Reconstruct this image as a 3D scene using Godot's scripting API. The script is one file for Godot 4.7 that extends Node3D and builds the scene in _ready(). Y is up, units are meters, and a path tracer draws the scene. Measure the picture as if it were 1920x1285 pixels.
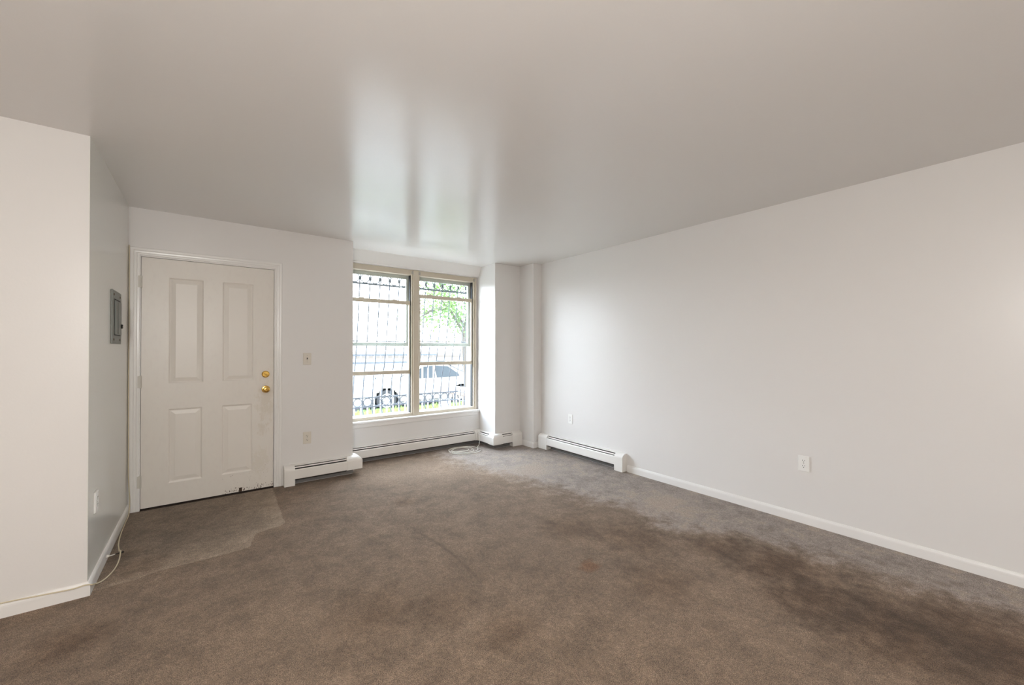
extends Node3D
# An empty ground-floor living room: entry door, window bay with heaters, brown carpet, street outside.

# ---- measured planes of the room (metres) ----
const XR := 3.5655      # right wall
const ZD := -4.389      # entry door wall
const ZL := -3.0627     # short wall left of the entry
const XL := -0.5048     # side wall of the entry
const XW := 1.2165      # left side of the window bay
const XC := 3.0167      # right side of the window bay
const ZC := -4.3665     # pier right of the bay
const ZW := -4.76       # wall under the window
const CE := 2.44        # ceiling height
const ZO := -5.05       # outer face of the facade
const XP := 3.43        # pipe chase
const ZP := -4.075
const GY := -0.70       # outside ground level

var M := {}

# ------------------------------------------------------------------ helpers
func T() -> SurfaceTool:
	var st := SurfaceTool.new()
	st.begin(Mesh.PRIMITIVE_TRIANGLES)
	return st

func tri_o(st: SurfaceTool, a: Vector3, b: Vector3, c: Vector3, out: Vector3) -> void:
	var n := (b - a).cross(c - a)
	if n.length() < 1e-12:
		return
	n = n.normalized()
	if n.dot(out) < 0.0:
		var t := b
		b = c
		c = t
		n = -n
	for v in [a, c, b]:
		st.set_normal(n)
		st.add_vertex(v)

func quad_o(st: SurfaceTool, a: Vector3, b: Vector3, c: Vector3, d: Vector3, out: Vector3) -> void:
	var n := (c - a).cross(d - b)
	if n.length() < 1e-12:
		return
	n = n.normalized()
	if n.dot(out) < 0.0:
		var t := b
		b = d
		d = t
		n = -n
	for v in [a, c, b, a, d, c]:
		st.set_normal(n)
		st.add_vertex(v)

func box(st: SurfaceTool, a: Vector3, b: Vector3) -> void:
	cbox(st, a, b, 0.0)

# box with chamfered edges
func cbox(st: SurfaceTool, a: Vector3, b: Vector3, r: float) -> void:
	var c := (a + b) * 0.5
	var h := (b - a).abs() * 0.5
	var pt := func(s: Vector3, k: int) -> Vector3:
		var e := Vector3(r, r, r)
		e[k] = 0.0
		return c + s * (h - e)
	for k in 3:
		var i := (k + 1) % 3
		var j := (k + 2) % 3
		for sg in [-1.0, 1.0]:
			var q: Array[Vector3] = []
			for w in [[-1.0, -1.0], [1.0, -1.0], [1.0, 1.0], [-1.0, 1.0]]:
				var s := Vector3.ZERO
				s[k] = sg
				s[i] = w[0]
				s[j] = w[1]
				q.append(pt.call(s, k))
			var o := Vector3.ZERO
			o[k] = sg
			quad_o(st, q[0], q[1], q[2], q[3], o)
		if r > 0.0:
			for si in [-1.0, 1.0]:
				for sj in [-1.0, 1.0]:
					var s0 := Vector3.ZERO
					s0[i] = si
					s0[j] = sj
					var s1 := s0
					s0[k] = -1.0
					s1[k] = 1.0
					var o2 := Vector3.ZERO
					o2[i] = si
					o2[j] = sj
					quad_o(st, pt.call(s0, i), pt.call(s1, i), pt.call(s1, j), pt.call(s0, j), o2)
	if r > 0.0:
		for sx in [-1.0, 1.0]:
			for sy in [-1.0, 1.0]:
				for sz in [-1.0, 1.0]:
					var s := Vector3(sx, sy, sz)
					tri_o(st, pt.call(s, 0), pt.call(s, 1), pt.call(s, 2), s)

func area2(p: PackedVector2Array) -> float:
	var s := 0.0
	for i in p.size():
		s += p[i].cross(p[(i + 1) % p.size()])
	return s * 0.5

# closed profile (d outwards from the wall, y up) swept along wall nodes [position xz, mitre xz]
func sweep(st: SurfaceTool, prof: PackedVector2Array, nodes: Array, caps := true) -> void:
	var sgn := 1.0 if area2(prof) > 0.0 else -1.0
	var at := func(k: int, p: Vector2) -> Vector3:
		var w: Vector2 = nodes[k][0]
		var m: Vector2 = nodes[k][1]
		return Vector3(w.x + m.x * p.x, p.y, w.y + m.y * p.x)
	for k in nodes.size() - 1:
		var m0: Vector2 = nodes[k][1]
		var m1: Vector2 = nodes[k + 1][1]
		var mm := (m0 + m1).normalized()
		for i in prof.size():
			var p := prof[i]
			var q := prof[(i + 1) % prof.size()]
			var e := q - p
			var n2 := Vector2(e.y, -e.x) * sgn
			quad_o(st, at.call(k, p), at.call(k, q), at.call(k + 1, q), at.call(k + 1, p), Vector3(mm.x * n2.x, n2.y, mm.y * n2.x))
	if caps:
		var idx := Geometry2D.triangulate_polygon(prof)
		for e2 in [0, nodes.size() - 1]:
			var other: int = 1 if e2 == 0 else e2 - 1
			var w0: Vector2 = nodes[e2][0]
			var w1: Vector2 = nodes[other][0]
			var dd := (w0 - w1).normalized()
			for t in range(0, idx.size(), 3):
				tri_o(st, at.call(e2, prof[idx[t]]), at.call(e2, prof[idx[t + 1]]), at.call(e2, prof[idx[t + 2]]), Vector3(dd.x, 0, dd.y))

# polygon in the plane (ux, uy) pushed along a vector
func prism(st: SurfaceTool, prof: PackedVector2Array, o: Vector3, ux: Vector3, uy: Vector3, along: Vector3) -> void:
	var sgn := 1.0 if area2(prof) > 0.0 else -1.0
	for i in prof.size():
		var p := prof[i]
		var q := prof[(i + 1) % prof.size()]
		var e := q - p
		var n2 := Vector2(e.y, -e.x) * sgn
		var a := o + ux * p.x + uy * p.y
		var b := o + ux * q.x + uy * q.y
		quad_o(st, a, b, b + along, a + along, ux * n2.x + uy * n2.y)
	var idx := Geometry2D.triangulate_polygon(prof)
	for t in range(0, idx.size(), 3):
		var v: Array[Vector3] = []
		for k in 3:
			var p2 := prof[idx[t + k]]
			v.append(o + ux * p2.x + uy * p2.y)
		tri_o(st, v[0], v[1], v[2], -along)
		tri_o(st, v[0] + along, v[1] + along, v[2] + along, along)

# round tube along points
func tube(st: SurfaceTool, pts: PackedVector3Array, r: float, sides := 8, closed := false, r_end := -1.0) -> void:
	var n := pts.size()
	var rings: Array = []
	var nor: Array = []
	var up := Vector3.UP
	for i in n:
		var a: Vector3 = pts[(i - 1 + n) % n] if (closed or i > 0) else pts[0]
		var b: Vector3 = pts[(i + 1) % n] if (closed or i < n - 1) else pts[n - 1]
		var t := (b - a).normalized()
		if i == 0:
			up = Vector3.UP if absf(t.y) < 0.9 else Vector3.RIGHT
		up = (up - t * up.dot(t)).normalized()
		var s := t.cross(up)
		var rr := r if r_end < 0.0 else lerpf(r, r_end, float(i) / (n - 1))
		var ring := PackedVector3Array()
		var rn := PackedVector3Array()
		for k in sides:
			var an := TAU * k / sides
			var d := up * cos(an) + s * sin(an)
			ring.append(pts[i] + d * rr)
			rn.append(d)
		rings.append(ring)
		nor.append(rn)
	for i in (n if closed else n - 1):
		var j := (i + 1) % n
		for k in sides:
			var l := (k + 1) % sides
			var v := [rings[i][k], rings[i][l], rings[j][l], rings[i][k], rings[j][l], rings[j][k]]
			var w := [nor[i][k], nor[i][l], nor[j][l], nor[i][k], nor[j][l], nor[j][k]]
			var g: Vector3 = (v[1] - v[0]).cross(v[2] - v[0])
			var order := [0, 2, 1, 3, 5, 4] if g.dot(w[0]) > 0.0 else [0, 1, 2, 3, 4, 5]
			for q in order:
				st.set_normal(w[q])
				st.add_vertex(v[q])
	if not closed:
		for e in [0, n - 1]:
			var o: Vector3 = pts[0] - pts[1] if e == 0 else pts[n - 1] - pts[n - 2]
			for k in range(1, sides - 1):
				tri_o(st, rings[e][0], rings[e][k], rings[e][k + 1], o)

# surface of revolution: profile (radius, height) about local y
func lathe(st: SurfaceTool, prof: PackedVector2Array, n: int, xf: Transform3D) -> void:
	for i in prof.size() - 1:
		var p := prof[i]
		var q := prof[i + 1]
		var e := q - p
		var n2 := Vector2(e.y, -e.x).normalized()
		for k in n:
			var a0 := TAU * k / n
			var a1 := TAU * (k + 1) / n
			var d0 := Vector3(cos(a0), 0, sin(a0))
			var d1 := Vector3(cos(a1), 0, sin(a1))
			var v := [d0 * p.x + Vector3.UP * p.y, d1 * p.x + Vector3.UP * p.y, d1 * q.x + Vector3.UP * q.y, d0 * q.x + Vector3.UP * q.y]
			var w := [d0 * n2.x + Vector3.UP * n2.y, d1 * n2.x + Vector3.UP * n2.y, d1 * n2.x + Vector3.UP * n2.y, d0 * n2.x + Vector3.UP * n2.y]
			for t in [[0, 2, 1], [0, 3, 2]]:
				var g: Vector3 = (v[t[1]] - v[t[0]]).cross(v[t[2]] - v[t[0]])
				if g.length() < 1e-12:
					continue
				var ord: Array = t if g.dot(w[t[0]]) < 0.0 else [t[0], t[2], t[1]]
				for q2 in ord:
					st.set_normal((xf.basis * w[q2]).normalized())
					st.add_vertex(xf * v[q2])

func part(parent: Node, called: String, st: SurfaceTool, m: Material, at := Transform3D.IDENTITY) -> MeshInstance3D:
	var o := MeshInstance3D.new()
	o.name = called
	o.mesh = st.commit()
	o.material_override = m
	o.transform = at
	o.cast_shadow = GeometryInstance3D.SHADOW_CASTING_SETTING_ON
	parent.add_child(o, true)
	return o

func same(parent: Node, called: String, mesh: Mesh, m: Material, at: Transform3D) -> MeshInstance3D:
	var o := MeshInstance3D.new()
	o.name = called
	o.mesh = mesh
	o.material_override = m
	o.transform = at
	parent.add_child(o, true)
	return o

func thing(called: String, label: String, category: String, group := "", at := Vector3.ZERO, turn := 0.0) -> Node3D:
	var o := Node3D.new()
	o.name = called
	add_child(o, true)
	o.position = at
	o.rotation.y = turn
	tag(o, label, category, group)
	return o

func tag(o: Node, label: String, category: String, group := "") -> void:
	o.set_meta("label", label)
	o.set_meta("category", category)
	if group != "":
		o.set_meta("group", group)

func struct_root(called: String, label: String, category: String) -> Node3D:
	var o := Node3D.new()
	o.name = called
	add_child(o, true)
	o.set_meta("kind", "structure")
	tag(o, label, category)
	return o

func structure(called: String, st: SurfaceTool, m: Material, label: String, category: String) -> MeshInstance3D:
	var o := part(self, called, st, m)
	o.set_meta("kind", "structure")
	tag(o, label, category)
	return o

func mat(called: String, c: Color, rough: float, metal := 0.0, spec := 0.5) -> StandardMaterial3D:
	var m := StandardMaterial3D.new()
	m.resource_name = called
	m.albedo_color = c
	m.roughness = rough
	m.metallic = metal
	m.metallic_specular = spec
	M[called] = m
	return m

func noise_img(seed_: int, freq: float, size: int, octaves := 3, kind := FastNoiseLite.TYPE_SIMPLEX_SMOOTH) -> Image:
	var n := FastNoiseLite.new()
	n.seed = seed_
	n.noise_type = kind
	n.frequency = freq
	n.fractal_octaves = octaves
	return n.get_seamless_image(size, size)

func smooth(a: float, b: float, x: float) -> float:
	var t := clampf((x - a) / (b - a), 0.0, 1.0)
	return t * t * (3.0 - 2.0 * t)

# ------------------------------------------------------------------ scene
func _ready() -> void:
	setup_camera()
	setup_light()
	make_materials()
	build_room()
	build_baseboards()
	build_door()
	build_windows()
	build_heaters()
	build_fittings()
	build_cables()
	build_lamp()
	build_guard()
	build_outside()
	build_car("sedan", "pale cream sedan parked at the kerb beyond the iron fence", Vector3(6.43, -0.83, -14.66), M.car_white)
	build_car("sedan", "grey sedan parked on the far side of the street", Vector3(9.6, -0.83, -21.0), M.car_grey)
	build_tree()

func setup_camera() -> void:
	var c := Camera3D.new()
	c.name = "camera"
	c.projection = Camera3D.PROJECTION_FRUSTUM
	c.near = 0.05
	c.far = 200.0
	c.keep_aspect = Camera3D.KEEP_HEIGHT
	c.size = c.near * 1285.0 / 755.2
	c.frustum_offset = Vector2(0, c.near * 7.73 / 755.2)
	c.position = Vector3(0, 1.3048, 0)
	c.rotation = Vector3(deg_to_rad(0.346), deg_to_rad(-37.05), 0)
	add_child(c)
	c.current = true

func setup_light() -> void:
	var sky := ProceduralSkyMaterial.new()
	sky.sky_top_color = Color(0.86, 0.93, 1.0)
	sky.sky_horizon_color = Color(0.94, 0.97, 1.0)
	sky.sky_curve = 0.2
	sky.sky_energy_multiplier = 3.9
	sky.ground_bottom_color = Color(0.45, 0.44, 0.42)
	sky.ground_horizon_color = Color(0.6, 0.6, 0.6)
	sky.ground_energy_multiplier = 1.8
	var s := Sky.new()
	s.sky_material = sky
	var e := Environment.new()
	e.background_mode = Environment.BG_SKY
	e.sky = s
	e.tonemap_mode = Environment.TONE_MAPPER_LINEAR
	e.tonemap_exposure = 1.0
	e.sdfgi_enabled = true
	e.ssao_enabled = true
	e.ssil_enabled = true
	var w := WorldEnvironment.new()
	w.name = "environment"
	w.environment = e
	add_child(w)
	# hazy sun, high and along the street, so that none of it enters the room
	var sun := DirectionalLight3D.new()
	sun.name = "sun"
	sun.light_color = Color(1.0, 0.96, 0.88)
	sun.light_energy = 0.5
	sun.light_angular_distance = 4.0
	sun.shadow_enabled = true
	add_child(sun)
	sun.look_at_from_position(Vector3(4.5, 9, 0.8), Vector3.ZERO)

func make_materials() -> void:
	# paint with the faint relief of a roller
	var roller := ImageTexture.create_from_image(noise_img(5, 0.05, 512, 3))
	for a in [["wall_paint", Color(0.905, 0.893, 0.88), 0.30], ["ceiling_paint", Color(0.905, 0.893, 0.88), 0.22], ["entry_paint", Color(0.895, 0.89, 0.865), 0.18]]:
		var m := mat(a[0], a[1], a[2])
		m.uv1_triplanar = true
		m.uv1_world_triplanar = true
		m.uv1_scale = Vector3(2.2, 2.2, 2.2)
		m.heightmap_enabled = true
		m.heightmap_texture = roller
		m.heightmap_scale = 0.012
	mat("trim_paint", Color(0.93, 0.92, 0.905), 0.28)
	mat("heater_paint", Color(0.92, 0.905, 0.88), 0.33)
	mat("fin_metal", Color(0.46, 0.45, 0.44), 0.7, 0.0, 0.3)
	mat("galvanised", Color(0.50, 0.49, 0.48), 0.6, 0.3)
	mat("frame_tan", Color(0.80, 0.755, 0.68), 0.45)
	mat("track_black", Color(0.05, 0.05, 0.06), 0.6)
	mat("sash_outer", Color(0.74, 0.76, 0.73), 0.4)
	mat("plate", Color(0.955, 0.95, 0.935), 0.3)
	mat("plate_almond", Color(0.87, 0.84, 0.79), 0.4)
	mat("dark_slot", Color(0.06, 0.055, 0.05), 0.7)  # near-black stands in for the darkness inside holes; also colours the latch
	mat("screw", Color(0.70, 0.68, 0.64), 0.4, 0.6)
	mat("panel_grey", Color(0.50, 0.51, 0.49), 0.5, 0.2)
	mat("brass", Color(0.86, 0.70, 0.38), 0.22, 1.0)
	mat("brass_dark", Color(0.30, 0.22, 0.10), 0.4, 1.0)
	mat("threshold", Color(0.17, 0.12, 0.085), 0.6)
	mat("hinge", Color(0.82, 0.80, 0.76), 0.4)
	mat("cable_white", Color(0.93, 0.91, 0.87), 0.5)
	mat("cable_cream", Color(0.82, 0.77, 0.66), 0.5)
	mat("cable_black", Color(0.10, 0.085, 0.075), 0.5)
	mat("iron", Color(0.30, 0.32, 0.35), 0.6)
	mat("iron_rail", Color(0.24, 0.26, 0.285), 0.6)
	mat("iron_white", Color(0.80, 0.82, 0.84), 0.5)
	mat("concrete", Color(0.60, 0.585, 0.56), 0.9)
	mat("asphalt", Color(0.27, 0.27, 0.28), 0.95)
	mat("coping", Color(0.38, 0.32, 0.275), 0.85)
	mat("rubber", Color(0.10, 0.10, 0.10), 0.8)
	mat("alloy", Color(0.75, 0.75, 0.74), 0.4, 0.5)
	mat("liner_plastic", Color(0.27, 0.27, 0.27), 0.8)
	mat("disc_steel", Color(0.42, 0.41, 0.40), 0.5, 0.6)
	mat("car_white", Color(0.58, 0.56, 0.515), 0.3)
	mat("car_grey", Color(0.40, 0.43, 0.47), 0.3)
	mat("car_glass", Color(0.12, 0.14, 0.15), 0.12, 0.0, 0.3)
	mat("lamp_lens", Color(0.80, 0.83, 0.85), 0.15)
	mat("bark", Color(0.28, 0.25, 0.22), 0.9)
	mat("soil", Color(0.42, 0.46, 0.27), 1.0)
	var lf := mat("leaf", Color(0.30, 0.42, 0.20), 0.6)
	lf.backlight_enabled = true
	lf.backlight = Color(0.3, 0.4, 0.15)
	lf.cull_mode = BaseMaterial3D.CULL_DISABLED
	var gr := mat("grass", Color(0.40, 0.48, 0.25), 0.8)
	gr.backlight_enabled = true
	gr.backlight = Color(0.3, 0.36, 0.15)
	gr.cull_mode = BaseMaterial3D.CULL_DISABLED
	var gl := mat("pane", Color(0.93, 1.0, 0.98, 0.06), 0.02)
	gl.transparency = BaseMaterial3D.TRANSPARENCY_ALPHA
	var added_bulb := mat("globe", Color(0.95, 0.93, 0.9), 0.4)
	added_bulb.emission_enabled = true
	added_bulb.emission = Color(1.0, 0.93, 0.84)
	added_bulb.emission_energy_multiplier = 3.0
	make_carpet()
	make_door_paint()

# cut-pile carpet: grain and relief repeat every 0.8 m; soiling is laid over it once
func make_carpet() -> void:
	var m := mat("carpet", Color(1, 1, 1), 0.95, 0.0, 0.2)
	var fine := noise_img(11, 0.15, 1024, 4)
	var mid := noise_img(12, 0.035, 1024, 3)
	fine.convert(Image.FORMAT_L8)
	mid.convert(Image.FORMAT_L8)
	var fd := fine.get_data()
	var md := mid.get_data()
	var col := PackedByteArray()
	col.resize(1024 * 1024 * 3)
	for i in 1024 * 1024:
		var f := fd[i] / 255.0
		var g := md[i] / 255.0
		var v := 0.36 + 0.64 * f + 0.16 * (g - 0.5)
		col[i * 3] = int(clampf(v * 0.99, 0, 1) * 255)
		col[i * 3 + 1] = int(clampf(v * 0.89, 0, 1) * 255)
		col[i * 3 + 2] = int(clampf(v * 0.81, 0, 1) * 255)
	m.albedo_texture = ImageTexture.create_from_image(Image.create_from_data(1024, 1024, false, Image.FORMAT_RGB8, col))
	m.heightmap_enabled = true
	m.heightmap_texture = ImageTexture.create_from_image(fine)
	m.heightmap_scale = 0.4
	m.rim_enabled = true
	m.rim = 0.2
	m.rim_tint = 0.5
	m.detail_enabled = true
	m.detail_blend_mode = BaseMaterial3D.BLEND_MODE_MUL
	m.detail_uv_layer = BaseMaterial3D.DETAIL_UV_2
	m.detail_albedo = ImageTexture.create_from_image(soil_map())

# where the carpet is trodden brown, clean grey, stained; x -1..4, z -4.8..0.2
func soil_map() -> Image:
	var n := 1024
	var a := noise_img(21, 0.006, n, 4)
	var b := noise_img(22, 0.022, n, 4)
	var c := noise_img(23, 0.07, n, 3)
	for im in [a, b, c]:
		im.convert(Image.FORMAT_L8)
	var ad := a.get_data()
	var bd := b.get_data()
	var cd := c.get_data()
	var out := PackedByteArray()
	out.resize(n * n * 3)
	# edge of the trodden part along the right wall: z -> x
	var ez := [-4.8, -3.7, -3.1, -2.5, -2.05, -1.66, -1.4, -1.24, -1.0, -0.78, -0.46, -0.13, 0.3]
	var ex := [2.2, 2.3, 2.5, 2.58, 2.72, 2.60, 2.78, 2.94, 2.95, 3.0, 3.03, 3.05, 3.05]
	var edge := PackedFloat32Array()
	for j in n:
		var z := -4.8 + 5.0 * j / n
		var k := 0
		while k < ez.size() - 2 and z > ez[k + 1]:
			k += 1
		edge.append(lerpf(ex[k], ex[k + 1], clampf((z - ez[k]) / (ez[k + 1] - ez[k]), 0, 1)))
	# stretch of newer carpet in front of the door
	var pp := PackedVector2Array([Vector2(-0.5, -4.4), Vector2(0.49, -4.4), Vector2(0.472, -3.91), Vector2(0.465, -3.64), Vector2(0.463, -3.457), Vector2(0.43, -3.405), Vector2(0.36, -3.40), Vector2(0.275, -3.375), Vector2(0.25, -3.28), Vector2(0.225, -3.165), Vector2(0.086, -3.15), Vector2(-0.073, -3.15), Vector2(-0.22, -3.15), Vector2(-0.33, -3.11), Vector2(-0.5, -3.10)])
	var dark := [[2.72, -1.28, 0.22, 0.20], [2.74, -0.98, 0.26, 0.30], [2.55, -0.72, 0.26, 0.28], [2.55, -0.42, 0.34, 0.30], [2.75, -0.12, 0.40, 0.32], [2.12, -2.1, 0.22, 0.14], [2.35, -1.75, 0.26, 0.16], [2.02, -1.32, 0.22, 0.12], [0.66, -2.0, 0.22, 0.12], [-0.48, -2.62, 0.14, 0.22], [0.95, -1.85, 0.16, 0.10], [1.12, -1.5, 0.14, 0.12], [-0.36, -3.30, 0.16, 0.16], [-0.42, -3.52, 0.10, 0.16], [1.35, -3.3, 0.10, 0.16]]
	var pale := [[2.05, -4.0, 0.40, 0.12], [2.75, -3.35, 0.26, 0.16], [1.45, -4.05, 0.22, 0.12], [2.35, -3.55, 0.25, 0.10], [3.1, -1.9, 0.25, 0.08]]
	for j in n:
		var z := -4.8 + 5.0 * j / n
		for i in n:
			var x := -1.0 + 5.0 * i / n
			var q := j * n + i
			var na := ad[q] / 255.0 - 0.5
			var nb := bd[q] / 255.0 - 0.5
			var nc := cd[q] / 255.0 - 0.5
			var grey := smooth(-0.16, 0.26, x - edge[j] + 0.26 * nb + 0.12 * nc)
			var v := 0.78 * (1.0 + 0.10 * na + 0.20 * nb + 0.16 * nc)
			v *= lerpf(1.0, 1.20, grey)
			var brown := 0.0
			for s in dark:
				var dx: float = x - s[0]
				var dz: float = z - s[1]
				if absf(dx) < s[2] * 1.6 and absf(dz) < s[2] * 1.6:
					var d: float = sqrt(dx * dx + dz * dz) / s[2] + 0.55 * nb + 0.3 * nc
					var k3: float = s[3] * smooth(1.5, -0.1, d)
					v *= 1.0 - 0.7 * k3
					brown = maxf(brown, k3)
			for s in pale:
				var dx2: float = x - s[0]
				var dz2: float = z - s[1]
				if absf(dx2) < s[2] * 1.6 and absf(dz2) < s[2] * 1.6:
					var d2: float = sqrt(dx2 * dx2 + dz2 * dz2) / s[2] + 1.0 * nb + 0.5 * nc
					v *= 1.0 + s[3] * smooth(1.3, 0.1, d2)
			var r := v
			var g := v * lerpf(0.95, 1.02, grey) * (1.0 - 0.22 * brown)
			var bl := v * lerpf(0.885, 1.05, grey) * (1.0 - 0.45 * brown)
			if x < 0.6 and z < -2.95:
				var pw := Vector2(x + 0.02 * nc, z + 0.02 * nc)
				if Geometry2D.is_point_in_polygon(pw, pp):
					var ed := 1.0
					for k in range(1, pp.size() - 1):
						var cp := Geometry2D.get_closest_point_to_segment(pw, pp[k], pp[k + 1])
						ed = minf(ed, cp.distance_to(pw))
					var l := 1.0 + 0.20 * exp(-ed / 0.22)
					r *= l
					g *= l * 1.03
					bl *= l * 1.05
			# rust-red spot
			var rd := Vector2((x - 1.834) / 0.075, (z + 1.658) / 0.06).length() + 1.4 * nb + 0.8 * nc
			var rs := smooth(1.1, 0.3, rd)
			g *= 1.0 - 0.10 * rs
			bl *= 1.0 - 0.18 * rs
			# worn seam
			if z > -2.9 and z < -1.85:
				var sx := 1.188 + 0.06 * smooth(-2.85, -2.3, z) - 0.022 * smooth(-2.25, -1.9, z) + 0.02 * nb
				var ds := absf(x - sx)
				var k2 := smooth(0.016, 0.003, ds) * smooth(-2.9, -2.6, z) * smooth(-1.85, -2.1, z)
				r *= 1.0 - 0.09 * k2
				g *= 1.0 - 0.09 * k2
				bl *= 1.0 - 0.09 * k2
			out[q * 3] = int(clampf(r, 0, 1) * 255)
			out[q * 3 + 1] = int(clampf(g, 0, 1) * 255)
			out[q * 3 + 2] = int(clampf(bl, 0, 1) * 255)
	return Image.create_from_data(n, n, false, Image.FORMAT_RGB8, out)

# door enamel with hand marks round the lock and chipped paint along the foot
func make_door_paint() -> void:
	var w := 512
	var h := 1024
	var nb := noise_img(31, 0.02, 1024, 4)
	var nc := noise_img(32, 0.09, 1024, 3)
	nb.convert(Image.FORMAT_L8)
	nc.convert(Image.FORMAT_L8)
	var bd := nb.get_data()
	var cd := nc.get_data()
	var im := Image.create(w, h, false, Image.FORMAT_RGB8)
	for j in h:
		for i in w:
			var x := float(i) / w
			var y := 1.0 - float(j) / h
			var b := bd[j * 1024 + i * 2] / 255.0 - 0.5
			var c := cd[j * 1024 + i * 2] / 255.0 - 0.5
			var v := 1.0 - 0.03 * maxf(b, 0.0)
			# grubby patches at hand height and along the lock side
			var grub := smooth(0.75, 0.15, Vector2((x - 0.93) / 0.12, (y - 0.40) / 0.16).length() + 0.9 * b + 0.5 * c)
			grub += 0.8 * smooth(0.8, 0.2, Vector2((x - 0.90) / 0.07, (y - 0.27) / 0.05).length() + 1.0 * b + 0.7 * c)
			grub += 0.6 * smooth(0.9, 0.3, Vector2((x - 0.88) / 0.10, (y - 0.12) / 0.08).length() + 1.2 * b + 0.8 * c)
			v -= 0.045 * clampf(grub, 0, 1)
			var col := Color(0.905 * v, 0.88 * v * (1.0 - 0.01 * grub), 0.845 * v * (1.0 - 0.03 * grub))
			var chip := 0.0
			if y < 0.022:
				chip = smooth(0.08, 0.16, c + 0.35 * b + 0.10 * (1.0 - y / 0.022) - (0.14 if x > 0.60 else 0.36))
			elif y < 0.12 and x > 0.55:
				chip = 0.7 * smooth(0.36, 0.42, c + 0.3 * b)
			if x > 0.71 and x < 0.735 and y < 0.018:
				chip = 1.0
			col = col.lerp(Color(0.24, 0.17, 0.12), chip)
			im.set_pixel(i, j, col)
	var m := mat("door_paint", Color(1, 1, 1), 0.36)
	m.albedo_texture = ImageTexture.create_from_image(im)
	mat("panel_paint", Color(0.905, 0.88, 0.845), 0.36)

# ------------------------------------------------------------------ room shell
func build_room() -> void:
	# carpet
	var st := T()
	var n := 1
	var a := Vector3(-3.5, 0, -4.76)
	var b := Vector3(3.57, 0, 3.0)
	for v in [[a.x, a.z], [b.x, a.z], [b.x, b.z], [a.x, a.z], [b.x, b.z], [a.x, b.z]]:
		st.set_normal(Vector3.UP)
		st.set_uv(Vector2(v[0], v[1]) / 0.8)
		st.set_uv2(Vector2((v[0] + 1.0) / 5.0, (v[1] + 4.8) / 5.0))
		st.add_vertex(Vector3(v[0], 0, v[1]))
	st.generate_tangents()
	structure("floor", st, M.carpet, "worn brown cut-pile carpet with grey edges and a rust spot", "carpet")
	st = T()
	box(st, Vector3(-3.7, -0.18, ZO), Vector3(3.75, -0.012, 3.2))
	structure("floor_slab", st, M.concrete, "concrete slab under the carpet", "floor")
	st = T()
	box(st, Vector3(-3.7, CE, ZO), Vector3(3.75, CE + 0.2, 3.2))
	structure("ceiling", st, M.ceiling_paint, "smooth semi-gloss off-white ceiling", "ceiling")
	st = T()
	box(st, Vector3(XR, -0.15, ZO), Vector3(3.75, CE, 3.2))
	structure("wall_right", st, M.wall_paint, "long bare off-white wall with two outlets", "wall")
	st = T()
	box(st, Vector3(-3.7, -0.15, 3.0), Vector3(XR, CE, 3.2))
	structure("wall_back", st, M.wall_paint, "off-white wall at the back of the room", "wall")
	st = T()
	box(st, Vector3(-3.7, -0.15, -3.2), Vector3(-3.5, CE, 3.0))
	structure("wall_left", st, M.wall_paint, "off-white wall at the far side of the room", "wall")
	st = T()
	box(st, Vector3(-3.5, -0.15, -3.2), Vector3(XL - 0.002, CE, ZL))
	structure("wall_hall", st, M.wall_paint, "off-white wall running away from the entry corner", "wall")
	st = T()
	box(st, Vector3(XL - 0.12, -0.15, ZO), Vector3(XL, CE, ZL - 0.0015))
	structure("wall_entry", st, M.entry_paint, "glossy off-white entry wall holding the breaker panel", "wall")
	# wall with the entry door
	st = T()
	box(st, Vector3(XL, -0.15, ZO), Vector3(-0.452, CE, ZD))
	box(st, Vector3(-0.452, 2.075, ZO), Vector3(0.517, CE, ZD))
	box(st, Vector3(0.517, -0.15, ZO), Vector3(XW, CE, ZD))
	structure("wall_front", st, M.wall_paint, "off-white wall round the entry door", "wall")
	# wall round the window pair
	st = T()
	box(st, Vector3(XW, -0.15, ZO), Vector3(XC, 0.455, ZW))
	box(st, Vector3(XW, 2.30, ZO), Vector3(XC, CE, -4.80))
	box(st, Vector3(XW, 0.455, ZO), Vector3(1.262, 2.30, -4.81))
	box(st, Vector3(2.99, 0.455, ZO), Vector3(XC, 2.30, -4.81))
	structure("wall_window", st, M.wall_paint, "off-white wall under and round the window pair", "wall")
	st = T()
	box(st, Vector3(XC, -0.15, ZO), Vector3(XR, CE, ZC))
	structure("wall_pier", st, M.wall_paint, "off-white pier between the window bay and the corner", "wall")
	st = T()
	cbox(st, Vector3(XP, 0, ZC - 0.02), Vector3(XR + 0.02, CE + 0.02, ZP), 0.004)
	structure("wall_chase", st, M.wall_paint, "slim boxed pipe chase in the corner", "wall")
	# sloped plaster above the window
	st = T()
	prism(st, PackedVector2Array([Vector2(-4.69, 2.44), Vector2(-4.772, 2.318), Vector2(-4.768, 2.302), Vector2(-4.81, 2.302), Vector2(-4.83, 2.44)]), Vector3(XW, 0, 0), Vector3(0, 0, 1), Vector3(0, 1, 0), Vector3(XC - XW, 0, 0))
	structure("trim_3", st, M.trim_paint, "sloped cream board above the window pair", "trim")

func base_profile() -> PackedVector2Array:
	return PackedVector2Array([Vector2(0, 0), Vector2(0.012, 0), Vector2(0.0125, 0.05), Vector2(0.0115, 0.058), Vector2(0.008, 0.066), Vector2(0.005, 0.071), Vector2(0, 0.073)])

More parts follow.
